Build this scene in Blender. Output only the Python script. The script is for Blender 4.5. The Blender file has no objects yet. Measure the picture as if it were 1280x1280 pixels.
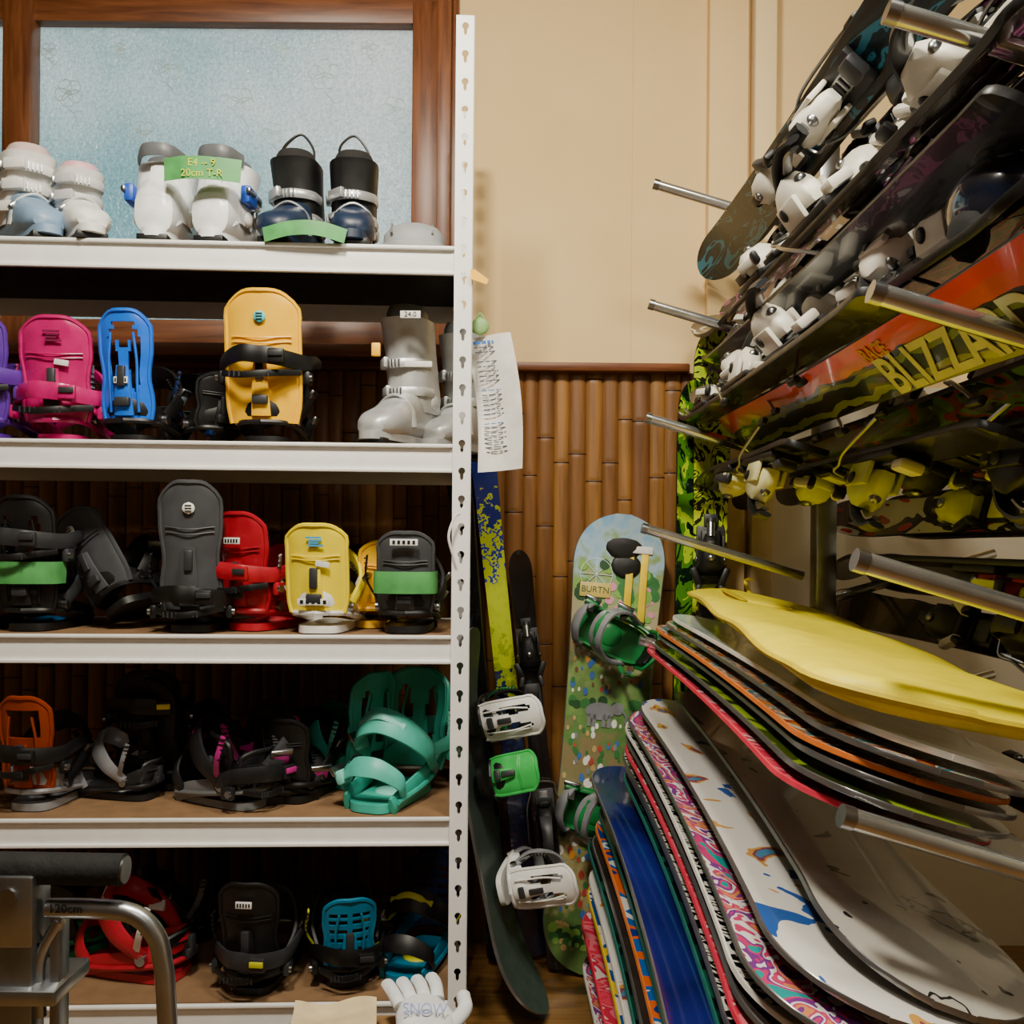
import bpy, bmesh, math, random
from mathutils import Matrix, Vector
random.seed(7)
D=bpy.data; SC=bpy.context.scene
F=1180.0; PX=640.0; PY=676.0; CZ=1.15; ROLL=math.radians(-0.5)
Rt=Vector((math.cos(ROLL),0,-math.sin(ROLL))); Up=Vector((math.sin(ROLL),0,math.cos(ROLL)))
def W(px,py,d):
    return Vector((0,0,CZ))+Vector((0,d,0))+Rt*((px-PX)/F*d)+Up*((PY-py)/F*d)
WALL=2.72
# ------------------------------------------------------------------ materials
def hx(s):
    s=s.lstrip('#'); o=[]
    for i in (0,2,4):
        v=int(s[i:i+2],16)/255; o.append(v/12.92 if v<=.04045 else ((v+.055)/1.055)**2.4)
    return (*o,1)
_m={}
def mat(col,rough=.4,metal=0.,trans=0.,noise=.12,alpha=1.,coat=0.,bump=0.):
    k=(col,rough,metal,trans,noise,alpha,coat,bump)
    if k in _m: return _m[k]
    m=D.materials.new('mat_%s_%d'%(col.strip('#'),len(_m))); m.use_nodes=True
    nt=m.node_tree; b=nt.nodes['Principled BSDF']
    b.inputs['Roughness'].default_value=rough; b.inputs['Metallic'].default_value=metal
    b.inputs['Transmission Weight'].default_value=trans; b.inputs['Coat Weight'].default_value=coat
    b.inputs['Alpha'].default_value=alpha
    c=hx(col)
    tc=nt.nodes.new('ShaderNodeTexCoord'); n=nt.nodes.new('ShaderNodeTexNoise'); n.inputs['Scale'].default_value=25; n.inputs['Detail'].default_value=4
    r=nt.nodes.new('ShaderNodeValToRGB')
    r.color_ramp.elements[0].position=.3; r.color_ramp.elements[1].position=.7
    r.color_ramp.elements[0].color=tuple(x*(1-noise) for x in c[:3])+(1,)
    r.color_ramp.elements[1].color=tuple(min(1,x*(1+noise)) for x in c[:3])+(1,)
    nt.links.new(tc.outputs['Object'],n.inputs['Vector']); nt.links.new(n.outputs['Fac'],r.inputs['Fac']); nt.links.new(r.outputs['Color'],b.inputs['Base Color'])
    # scuffed roughness variation
    if metal<.5:
        mr=nt.nodes.new('ShaderNodeMapRange'); mr.inputs['To Min'].default_value=max(0,rough-.08); mr.inputs['To Max'].default_value=min(1,rough+.22)
        nt.links.new(n.outputs['Fac'],mr.inputs['Value']); nt.links.new(mr.outputs['Result'],b.inputs['Roughness'])
    if bump:
        bp=nt.nodes.new('ShaderNodeBump'); bp.inputs['Strength'].default_value=bump; bp.inputs['Distance'].default_value=.01
        nt.links.new(n.outputs['Fac'],bp.inputs['Height']); nt.links.new(bp.outputs['Normal'],b.inputs['Normal'])
    _m[k]=m; return m
def pat(name,cols,scale=6,stretch=(1,1,1),dist=1.5,rough=.22,kind='noise',offs=0.,detail=1.5,coat=.5,grad=False,interp='CONSTANT',metal=0.,loc=None,axis='Y',pos=None):
    k=('P',name)
    if k in _m: return _m[k]
    m=D.materials.new('graphic_'+name); m.use_nodes=True; nt=m.node_tree; b=nt.nodes['Principled BSDF']
    b.inputs['Roughness'].default_value=rough; b.inputs['Coat Weight'].default_value=coat; b.inputs['Metallic'].default_value=metal
    tc=nt.nodes.new('ShaderNodeTexCoord'); mp=nt.nodes.new('ShaderNodeMapping'); mp.inputs['Scale'].default_value=stretch; mp.inputs['Location'].default_value=loc or (offs,offs*.7,offs*.3)
    nt.links.new(tc.outputs['Object'],mp.inputs['Vector'])
    r=nt.nodes.new('ShaderNodeValToRGB'); r.color_ramp.interpolation=interp
    if kind=='noise':
        n=nt.nodes.new('ShaderNodeTexNoise'); n.inputs['Scale'].default_value=scale; n.inputs['Detail'].default_value=detail; n.inputs['Distortion'].default_value=dist; out=n.outputs['Fac']; lo,hi=.28,.68
    elif kind=='grad':
        n=nt.nodes.new('ShaderNodeTexNoise'); n.inputs['Scale'].default_value=scale; n.inputs['Detail'].default_value=detail
        s=nt.nodes.new('ShaderNodeSeparateXYZ'); nt.links.new(mp.outputs['Vector'],s.inputs['Vector'])
        a=nt.nodes.new('ShaderNodeMath'); a.operation='MULTIPLY_ADD'; a.inputs[1].default_value=dist; nt.links.new(n.outputs['Fac'],a.inputs[0]); nt.links.new(s.outputs[axis],a.inputs[2]); out=a.outputs[0]; lo,hi=0,1
    if kind!='grad': nt.links.new(mp.outputs['Vector'],n.inputs['Vector'])
    else: nt.links.new(tc.outputs['Object'],n.inputs['Vector'])
    e=r.color_ramp.elements
    while len(e)<len(cols): e.new(.5)
    for i,cc in enumerate(cols):
        e[i].position=pos[i] if pos else lo+(hi-lo)*i/max(1,len(cols)-(1 if interp!='CONSTANT' else 0)); e[i].color=hx(cc)
    nt.links.new(out,r.inputs['Fac']); nt.links.new(r.outputs['Color'],b.inputs['Base Color'])
    _m[k]=m; return m
# ------------------------------------------------------------------ mesh builder
def cr(pts,k=5):
    P=[Vector(p) for p in pts]
    if len(P)<3 or k<2: return P
    Q=[P[0]*2-P[1]]+P+[P[-1]*2-P[-2]]; o=[]
    for i in range(1,len(Q)-2):
        a,b,c,d=Q[i-1:i+3]
        for j in range(k):
            t=j/k; o.append(.5*((2*b)+(c-a)*t+(2*a-5*b+4*c-d)*t*t+(3*b-a-3*c+d)*t**3))
    o.append(P[-1]); return o
_bc={}
class MB:
    def __init__(s,name): s.name=name; s.v=[]; s.f=[]; s.fm=[]; s.ms=[]; s.T=Matrix()
    def add(s,vs,fs,m):
        if m not in s.ms: s.ms.append(m)
        k=s.ms.index(m); o=len(s.v)
        s.v+= [s.T@Vector(v) for v in vs]; s.f+= [tuple(i+o for i in f) for f in fs]; s.fm+=[k]*len(fs)
    def box(s,c,d,m,bev=.15,rot=None):
        key=(round(d[0],4),round(d[1],4),round(d[2],4),bev)
        if key not in _bc:
            bm=bmesh.new(); bmesh.ops.create_cube(bm,size=1); bmesh.ops.scale(bm,vec=d,verts=bm.verts)
            if bev: bmesh.ops.bevel(bm,geom=bm.edges[:],offset=min(d)*bev,segments=2,affect='EDGES',profile=.5)
            bm.verts.index_update(); _bc[key]=([v.co.copy() for v in bm.verts],[tuple(v.index for v in f.verts) for f in bm.faces]); bm.free()
        vs,fs=_bc[key]; R=rot or Matrix()
        s.add([R@v+Vector(c) if rot is None else (R.to_3x3()@v)+Vector(c) for v in vs],fs,m)
    def sweep(s,pts,a,b,m,side=None,n=8,k=5,caps=True,closed=False,sq=1.):
        P=cr(pts,k); N=len(P); rings=[]; prev=None
        for i,p in enumerate(P):
            t=(P[min(i+1,N-1)]-P[max(i-1,0)])
            if t.length<1e-9: t=Vector((0,0,1))
            t.normalize()
            if side is not None: sd=Vector(side)
            else: sd=prev if prev is not None else (Vector((0,0,1)) if abs(t.z)<.9 else Vector((1,0,0)))
            sd=sd-t*sd.dot(t)
            if sd.length<1e-6: sd=t.orthogonal()
            sd.normalize(); prev=sd; nr=t.cross(sd); q=i/(N-1)
            aa=a(q) if callable(a) else a; bb=b(q) if callable(b) else b; ring=[]
            for j in range(n):
                w=2*math.pi*(j+.5)/n; cx,sx=math.cos(w),math.sin(w)
                cx=math.copysign(abs(cx)**sq,cx); sx=math.copysign(abs(sx)**sq,sx)
                ring.append(p+sd*aa*cx+nr*bb*sx)
            rings.append(ring)
        s.loft(rings,m,caps)
    def tube(s,pts,r,m,n=10,k=5): s.sweep(pts,r,r,m,n=n,k=k)
    def loft(s,rings,m,caps=True):
        n=len(rings[0]); vs=[p for r in rings for p in r]; fs=[]
        for i in range(len(rings)-1):
            for j in range(n):
                fs.append((i*n+j,i*n+(j+1)%n,(i+1)*n+(j+1)%n,(i+1)*n+j))
        if caps: fs.append(tuple(range(n))[::-1]); fs.append(tuple((len(rings)-1)*n+j for j in range(n)))
        s.add(vs,fs,m)
    def prism(s,out,z0,z1,m,top=None):
        n=len(out); vs=[(x,y,z0) for x,y in out]+[(x,y,z1) for x,y in out]
        s.add(vs,[tuple(range(n))[::-1]]+[(i,(i+1)%n,n+(i+1)%n,n+i) for i in range(n)],m)
        s.add([(x,y,z1) for x,y in out],[tuple(range(n))],top or m)
    def disc(s,c,rx,ry,m,n=10,h=.0006):
        c=Vector(c); vs=[c]+[c+Vector((rx*math.cos(2*math.pi*j/n),ry*math.sin(2*math.pi*j/n),0)) for j in range(n)]+[c+Vector((rx*math.cos(2*math.pi*j/n),ry*math.sin(2*math.pi*j/n),-h)) for j in range(n)]
        s.add(vs,[(0,1+j,1+(j+1)%n) for j in range(n)]+[(1+j,n+1+j,n+1+(j+1)%n,1+(j+1)%n) for j in range(n)],m)
    def ell(s,c,r,m,n=14,rot=None,top=1.,zlo=-1.):
        rings=[]; q=8
        for i in range(q+1):
            z=zlo+(top-zlo)*i/q; a=math.sqrt(max(0,1-z*z)) if abs(z)<1 else .02
            rr=[]
            for j in range(n):
                w=2*math.pi*j/n; p=Vector((r[0]*a*math.cos(w),r[1]*a*math.sin(w),r[2]*z))
                if rot: p=rot.to_3x3()@p
                rr.append(p+Vector(c))
            rings.append(rr)
        s.loft(rings,m)
    def shell(s,P,nu,nv,th,m,keep=None):
        def nrm(u,v):
            e=1e-3; a=P(min(1,u+e),v)-P(max(0,u-e),v); b=P(u,min(1,v+e))-P(u,max(0,v-e)); c=a.cross(b)
            return c.normalized() if c.length>1e-12 else Vector((0,0,1))
        vs=[];w=nu+1
        for k in (0,1):
            for j in range(nv+1):
                for i in range(nu+1):
                    u,v=i/nu,j/nv; p=P(u,v); vs.append(p+nrm(u,v)*th*k)
        K={(i,j) for i in range(nu) for j in range(nv) if keep is None or keep((i+.5)/nu,(j+.5)/nv)}
        o=w*(nv+1); fs=[]
        for (i,j) in K:
            a,b,c,d=j*w+i,j*w+i+1,(j+1)*w+i+1,(j+1)*w+i
            fs.append((a,d,c,b)); fs.append((a+o,b+o,c+o,d+o))
            if (i-1,j) not in K: fs.append((a,a+o,d+o,d))
            if (i+1,j) not in K: fs.append((b,c,c+o,b+o))
            if (i,j-1) not in K: fs.append((a,b,b+o,a+o))
            if (i,j+1) not in K: fs.append((d,d+o,c+o,c))
        s.add(vs,fs,m)
    def done(s,mw=None,parent=None,ang=40,name=None):
        me=D.meshes.new(name or s.name); me.from_pydata([tuple(v) for v in s.v],[],s.f)
        for m in s.ms: me.materials.append(m)
        me.polygons.foreach_set('material_index',s.fm); me.validate(); me.update()
        bm=bmesh.new(); bm.from_mesh(me); bmesh.ops.recalc_face_normals(bm,faces=bm.faces[:]); bm.to_mesh(me); bm.free()
        me.shade_smooth()
        try: me.set_sharp_from_angle(angle=math.radians(ang))
        except Exception: pass
        o=D.objects.new(name or s.name,me); SC.collection.objects.link(o)
        if parent: o.parent=parent
        if mw is not None: o.matrix_world=mw
        return o
def TR(loc,rz=0,rx=0,ry=0,s=1):
    return Matrix.Translation(Vector(loc))@Matrix.Rotation(math.radians(rz),4,'Z')@Matrix.Rotation(math.radians(ry),4,'Y')@Matrix.Rotation(math.radians(rx),4,'X')@Matrix.Scale(s,4)
def FR(loc,L,N):  # local Y -> L, local Z -> N
    L=Vector(L).normalized(); N=Vector(N); N=(N-L*N.dot(L)).normalized(); X=L.cross(N)
    return Matrix.Translation(Vector(loc))@Matrix((X,L,N)).transposed().to_4x4()
def text(txt,size,mt,mw,parent,name='lettering',ext=.0006,bold=0.):
    c=D.curves.new(name,'FONT'); c.body=txt; c.size=size; c.extrude=ext; c.offset=bold; c.align_x='CENTER'; c.align_y='CENTER'; c.materials.append(mt)
    o=D.objects.new(name,c); SC.collection.objects.link(o)
    bpy.context.view_layer.update()
    if parent: o.parent=parent; o.matrix_parent_inverse=parent.matrix_world.inverted()
    o.matrix_world=mw; return o
# ------------------------------------------------------------------ base materials
BLK=mat('#0c0c0d',.4); BLKG=mat('#101012',.18); DGR=mat('#2c2d30',.4); GRY=mat('#6f7173',.4); WHT=mat('#e4e4e0',.35); WPL=mat('#dcd8cc',.3)
STL=mat('#a2a4a6',.28,1.); ALU=mat('#a9adb0',.33,1.,bump=.05); WPNT=mat('#eeeeec',.35,noise=.03); RUB=mat('#161616',.8,bump=.3)
# ------------------------------------------------------------------ room
def slab(name,x0,x1,y0,y1,z0,z1,m):
    b=MB(name); b.box(((x0+x1)/2,(y0+y1)/2,(z0+z1)/2),(x1-x0,y1-y0,z1-z0),m,0); return b.done()
def plaster(name,c1,c2):
    m=D.materials.new(name); m.use_nodes=True; nt=m.node_tree; b=nt.nodes['Principled BSDF']; b.inputs['Roughness'].default_value=.75
    tc=nt.nodes.new('ShaderNodeTexCoord'); n=nt.nodes.new('ShaderNodeTexNoise'); n.inputs['Scale'].default_value=1.5; n.inputs['Detail'].default_value=6
    r=nt.nodes.new('ShaderNodeValToRGB'); r.color_ramp.elements[0].position=.35; r.color_ramp.elements[1].position=.65; r.color_ramp.elements[0].color=hx(c1); r.color_ramp.elements[1].color=hx(c2)
    n2=nt.nodes.new('ShaderNodeTexNoise'); n2.inputs['Scale'].default_value=160; bp=nt.nodes.new('ShaderNodeBump'); bp.inputs['Strength'].default_value=.12; bp.inputs['Distance'].default_value=.004
    nt.links.new(tc.outputs['Object'],n.inputs['Vector']); nt.links.new(tc.outputs['Object'],n2.inputs['Vector']); nt.links.new(n.outputs['Fac'],r.inputs['Fac']); nt.links.new(r.outputs['Color'],b.inputs['Base Color'])
    nt.links.new(n2.outputs['Fac'],bp.inputs['Height']); nt.links.new(bp.outputs['Normal'],b.inputs['Normal']); return m
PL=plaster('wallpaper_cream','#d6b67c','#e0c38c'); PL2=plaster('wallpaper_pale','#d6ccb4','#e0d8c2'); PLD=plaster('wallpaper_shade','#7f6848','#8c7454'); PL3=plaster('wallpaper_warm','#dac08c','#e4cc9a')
def wood(name,c1,c2,sc=(1,12,12),rough=.4):
    m=D.materials.new(name); m.use_nodes=True; nt=m.node_tree; b=nt.nodes['Principled BSDF']; b.inputs['Roughness'].default_value=rough
    tc=nt.nodes.new('ShaderNodeTexCoord'); mp=nt.nodes.new('ShaderNodeMapping'); mp.inputs['Scale'].default_value=sc
    n=nt.nodes.new('ShaderNodeTexNoise'); n.inputs['Scale'].default_value=5; n.inputs['Detail'].default_value=8; n.inputs['Distortion'].default_value=.6
    r=nt.nodes.new('ShaderNodeValToRGB'); r.color_ramp.elements[0].position=.3; r.color_ramp.elements[1].position=.7; r.color_ramp.elements[0].color=hx(c1); r.color_ramp.elements[1].color=hx(c2)
    nt.links.new(tc.outputs['Object'],mp.inputs['Vector']); nt.links.new(mp.outputs['Vector'],n.inputs['Vector']); nt.links.new(n.outputs['Fac'],r.inputs['Fac']); nt.links.new(r.outputs['Color'],b.inputs['Base Color']); return m
WDX=wood('wood_frame_h','#542c14','#824c28'); WDZ=wood('wood_frame_v','#542c14','#824c28',(12,12,1)); FLR=wood('wood_floor','#644420','#946c38',(1,10,1),.35)
XL,XR,YB,H=-2.6,2.2,-1.6,2.9
slab('floor',XL,XR,YB,WALL+.12,-.1,0,FLR); slab('ceiling',XL,XR,YB,WALL+.12,H,H+.1,mat('#9a8666',.8))
slab('wall_left',XL-.1,XL,YB,WALL+.12,0,H,PLD); slab('wall_right',XR,XR+.1,YB,WALL+.12,0,H,PL2); slab('wall_front',XL,XR,YB-.1,YB,0,H,PLD)
gx0,gx1,gz0,gz1=-2.55,-.184,1.66,2.72
b=MB('wall_back')
for (x0,x1,z0,z1,m) in ((gx1,XR,0,H,PL),(XL,gx1,0,gz0,PL),(XL,gx1,gz1,H,PL),(XL,gx0,gz0,gz1,PL)):
    b.box(((x0+x1)/2,WALL+.06,(z0+z1)/2),(x1-x0,.12,z1-z0),m,0)
b.box((.337,WALL-.0002,H/2+.82),(.0012,.001,H-1.65),mat('#c2a26a',.8),0)
b.box(((.74+XR)/2,WALL-.003,.8),(XR-.74,.01,1.6),PL2,0)
b.done()
b=MB('trim_1'); b.box((.605,WALL-.02,H/2),(.11,.04,H),PL,.04); b.box((.705,WALL-.03,H/2),(.06,.06,H),PL3,.04); b.done()
b=MB('trim_2'); b.box(((.5+XL)/2,WALL-.025,1.645),(.5-XL,.05,.024),WDX,.2); b.done()
# bamboo
bm_=[wood('bamboo_%d'%i,c1,c2,(9,9,.7),.45) for i,(c1,c2) in enumerate((('#5e3c18','#845626'),('#684220','#8c5c28'),('#563618','#7c4e22'),('#6e4820','#94662c')))]
NOD=mat('#3c220c',.5)
b=MB('wall_paneling'); x=XL
while x<.5:
    w=random.uniform(.038,.056); r=w/2; cx=x+r; mt=random.choice(bm_); nd=[0.]
    zz=random.uniform(.05,.3)
    while zz<1.62: nd.append(zz); zz+=random.uniform(.22,.36)
    nd.append(1.635); rings=[]; zs=[]
    for a,c in zip(nd[:-1],nd[1:]):
        zs+=[(a+.004,1.05),(a+.014,.98),((a+c)/2,.95),(c-.014,.98),(c-.004,1.05),(c,.85)]
    for z,s_ in zs:
        rings.append([(cx-r*.985*math.cos(math.pi*q/6),WALL-.004-r*.38*s_*math.sin(math.pi*q/6),z) for q in range(7)])
    n=7; vs=[p for rr in rings for p in rr]; fs=[(i*n+j,i*n+j+1,(i+1)*n+j+1,(i+1)*n+j) for i in range(len(rings)-1) for j in range(n-1)]
    b.add(vs,fs,mt)
    for z in nd[1:-1]:
        b.sweep([(cx-r*.97*math.cos(math.pi*q/6),WALL-.005-r*.39*math.sin(math.pi*q/6),z) for q in range(7)],.0018,.0018,NOD,n=5,k=1)
    x+=w
b.box(((XL+.5)/2,WALL-.002,.82),(.5-XL,.004,1.63),NOD,0)
b.done(ang=50)
# window
GL=D.materials.new('patterned_glass'); GL.use_nodes=True; nt=GL.node_tree; nt.nodes.clear()
out=nt.nodes.new('ShaderNodeOutputMaterial'); tl=nt.nodes.new('ShaderNodeBsdfTranslucent'); gl=nt.nodes.new('ShaderNodeBsdfGlossy'); mx=nt.nodes.new('ShaderNodeMixShader'); mx.inputs[0].default_value=.12
gl.inputs['Roughness'].default_value=.22
tc=nt.nodes.new('ShaderNodeTexCoord'); n=nt.nodes.new('ShaderNodeTexNoise'); n.inputs['Scale'].default_value=110; n.inputs['Detail'].default_value=2
vr=nt.nodes.new('ShaderNodeTexNoise'); vr.inputs['Scale'].default_value=1.6; rp=nt.nodes.new('ShaderNodeValToRGB'); rp.color_ramp.elements[0].color=hx('#b8d4d6'); rp.color_ramp.elements[1].color=hx('#f4f4f0'); rp.color_ramp.elements[0].position=.35; rp.color_ramp.elements[1].position=.65
mm=nt.nodes.new('ShaderNodeMixRGB'); mm.blend_type='MULTIPLY'; mm.inputs[0].default_value=.5; r2=nt.nodes.new('ShaderNodeValToRGB'); r2.color_ramp.elements[0].position=.36; r2.color_ramp.elements[1].position=.6; r2.color_ramp.elements[0].color=(.5,.6,.62,1)
bp=nt.nodes.new('ShaderNodeBump'); bp.inputs['Strength'].default_value=1; bp.inputs['Distance'].default_value=.01
L=nt.links.new; L(tc.outputs['Object'],n.inputs['Vector']); L(tc.outputs['Object'],vr.inputs['Vector']); L(vr.outputs['Fac'],rp.inputs['Fac']); L(n.outputs['Fac'],r2.inputs['Fac']); L(rp.outputs['Color'],mm.inputs[1]); L(r2.outputs['Color'],mm.inputs[2]); L(mm.outputs[0],tl.inputs['Color'])
L(n.outputs['Fac'],bp.inputs['Height']); L(bp.outputs['Normal'],gl.inputs['Normal']); L(tl.outputs[0],mx.inputs[1]); L(gl.outputs[0],mx.inputs[2]); L(mx.outputs[0],out.inputs['Surface'])
FLW=mat('#c4dade',.3); FLF=mat('#a8c4ca',.3)
b=MB('window_1'); wy=WALL+.02
b.box(((gx0+gx1)/2,wy+.01,2.2),(gx1-gx0,.006,1.04),GL,0)
b.box((gx1-.018,wy-.035,2.19),(.036,.12,1.10),WDZ,.05)
b.box((gx1+.004,WALL-.01,2.19),(.03,.03,1.14),WDZ,.1)
b.box((gx1-.075,wy-.011,2.195),(.077,.05,1.0),WDZ,.08)
b.box((-1.425,wy-.02,2.19),(.082,.06,1.06),WDZ,.08)
b.box((gx0+.05,wy-.02,2.19),(.1,.06,1.06),WDZ,.08)
b.box(((gx0+gx1)/2,wy-.005,2.675),(gx1-gx0,.05,.085),WDX,.08)
b.box(((gx0+gx1)/2-.012,wy-.045,2.75),(gx1-gx0+.02,.125,.07),WDX,.05)
b.box(((gx0+gx1)/2,wy-.005,1.735),(gx1-gx0,.05,.085),WDX,.08)
b.box(((gx0+gx1)/2,wy-.05,1.675),(gx1-gx0,.15,.035),WDX,.05)
def petal(c,a,s_,rr=.0016):
    P=[]
    for i in range(13):
        t=2*math.pi*i/12; u=.34-.34*math.cos(t); v=.3*math.sin(t)*(1-.25*math.cos(t))
        P.append(c+Vector((math.cos(a)*u-math.sin(a)*v,0,math.sin(a)*u+math.cos(a)*v))*s_*1.35)
    b.sweep(P,rr,rr,FLW,n=5,k=1)
for (px,py,s_) in ((85,115,.045),(208,82,.05),(405,92,.05),(300,125,.045),(178,165,.04),(492,135,.04),(112,210,.035),(430,200,.035),(250,215,.03),(340,165,.035),(60,62,.025),(460,58,.025),(-30,120,.045),(150,60,.02),(350,60,.02)):
    c=W(px,py,WALL+.02); c.y=wy+.005
    for q in range(5): petal(c,q*2*math.pi/5+px,s_)
    b.sweep([c+Vector((math.cos(t)*s_*.15,0,math.sin(t)*s_*.15)) for t in [2*math.pi*i/8 for i in range(9)]],.0016,.0016,FLF,n=5,k=1)
    b.sweep([c+Vector((0,0,-s_)),c+Vector((s_*.5,0,-s_*1.6)),c+Vector((s_*.2,0,-s_*2.3))],.0012,.0012,FLF,n=5)
    petal(c+Vector((s_*.4,0,-s_*1.5)),.3,s_*.6,.0012)
b.done()
# ------------------------------------------------------------------ shelf rack
PSI=math.atan(.045); SX,SY=-.11,2.04; MS=Matrix.Translation((SX,SY,0))@Matrix.Rotation(PSI,4,'Z')
SZ=[1.15+(676-y)*2.04/F for y in (309,556,795,1022,1252)]
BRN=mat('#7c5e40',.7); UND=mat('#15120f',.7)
b=MB('storage_shelf'); SL=1.5; SD=.46
def keyhole(w):
    r=.0075; hw=.0036; hb=.021
    c,s_=math.cos(w),math.sin(w); best=r
    if s_<0:
        t=min(hb/(-s_), hw/abs(c) if abs(c)>1e-6 else 9)
        best=max(r,t)
    return best
def perf(x0,x1,z0,z1,mp):
    cell=.059; nz=int((z1-z0)/cell); cell=(z1-z0)/nz; hw=(x1-x0)/2; cx=(x0+x1)/2
    for i in range(nz):
        cz=z0+(i+.62)*cell; vs=[]; N=28
        angs=[2*math.pi*q/N for q in range(N)]
        for w in angs:
            c,s_=math.cos(w),math.sin(w); up=z0+(i+1)*cell-cz; dn=cz-(z0+i*cell)
            t=min(hw/abs(c) if abs(c)>1e-6 else 99,(up/s_ if s_>1e-6 else (dn/-s_ if s_<-1e-6 else 99)))
            k=keyhole(w); vs.append((cx+c*t,cz+s_*t)); vs.append((cx+c*k,cz+s_*k))
        for (rx,rz) in ((x0,z0+i*cell),(x1,z0+i*cell),(x0,z0+(i+1)*cell),(x1,z0+(i+1)*cell)):
            j=min(range(0,2*N,2),key=lambda q:(vs[q][0]-rx)**2+(vs[q][1]-rz)**2); vs[j]=(rx,rz)
        f=[(2*j,2*((j+1)%N),2*((j+1)%N)+1,2*j+1) for j in range(N)]
        V=[mp(x,z,0) for x,z in vs]+[mp(x,z,.002) for x,z in vs]; o=2*N
        b.add(V,f+[tuple(o+q for q in ff[::-1]) for ff in f]+[(2*j+1,2*((j+1)%N)+1,o+2*((j+1)%N)+1,o+2*j+1) for j in range(N)]+[(2*j,2*((j+1)%N),o+2*((j+1)%N),o+2*j) for j in range(N)],WPNT)
PT=2.285
for x in (0,-SL):
    for y,sg in ((0,1),(SD,-1)):
        perf(x-.02,x+.02,.0,PT,lambda xx,zz,t,y=y,sg=sg:(xx,y+sg*t,zz))
        xs=x+.02 if x==0 else x-.02
        perf(y-.0 if sg>0 else y-.04,y+.04 if sg>0 else y,.0,PT,lambda xx,zz,t,xs=xs,x=x:(xs-(t if x==0 else -t),xx,zz))
        b.box((x,y+sg*.02,.01),(.046,.046,.02),BLK,.1)
for z in SZ:
    for y,sg in ((.004,1),(SD-.004,-1)):
        b.box((-SL/2,y+sg*.004,z-.032),(SL-.03,.006,.058),WPNT,.2)
        b.box((-SL/2,y-sg*.003,z-.004),(SL-.04,.012,.008),WPNT,.3)
        b.box((-SL/2,y-sg*.002,z-.058),(SL-.04,.01,.008),WPNT,.3)
    for x in (-.018,-SL+.018): b.box((x,SD/2,z-.032),(.006,SD-.02,.055),WPNT,.2)
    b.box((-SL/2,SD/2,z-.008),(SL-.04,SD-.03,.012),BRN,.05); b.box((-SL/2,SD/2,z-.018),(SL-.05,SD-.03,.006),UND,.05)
shelf=b.done(mw=MS)
def sp(px,k,v=.1):
    p=W(px,PY+(1.15-SZ[k])*F/2.04,1.)-Vector((0,0,CZ)); t=(SY-SX*.045+v)/(1-p.x*.045); return Vector((p.x*t,t,SZ[k]+.0005))
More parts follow.
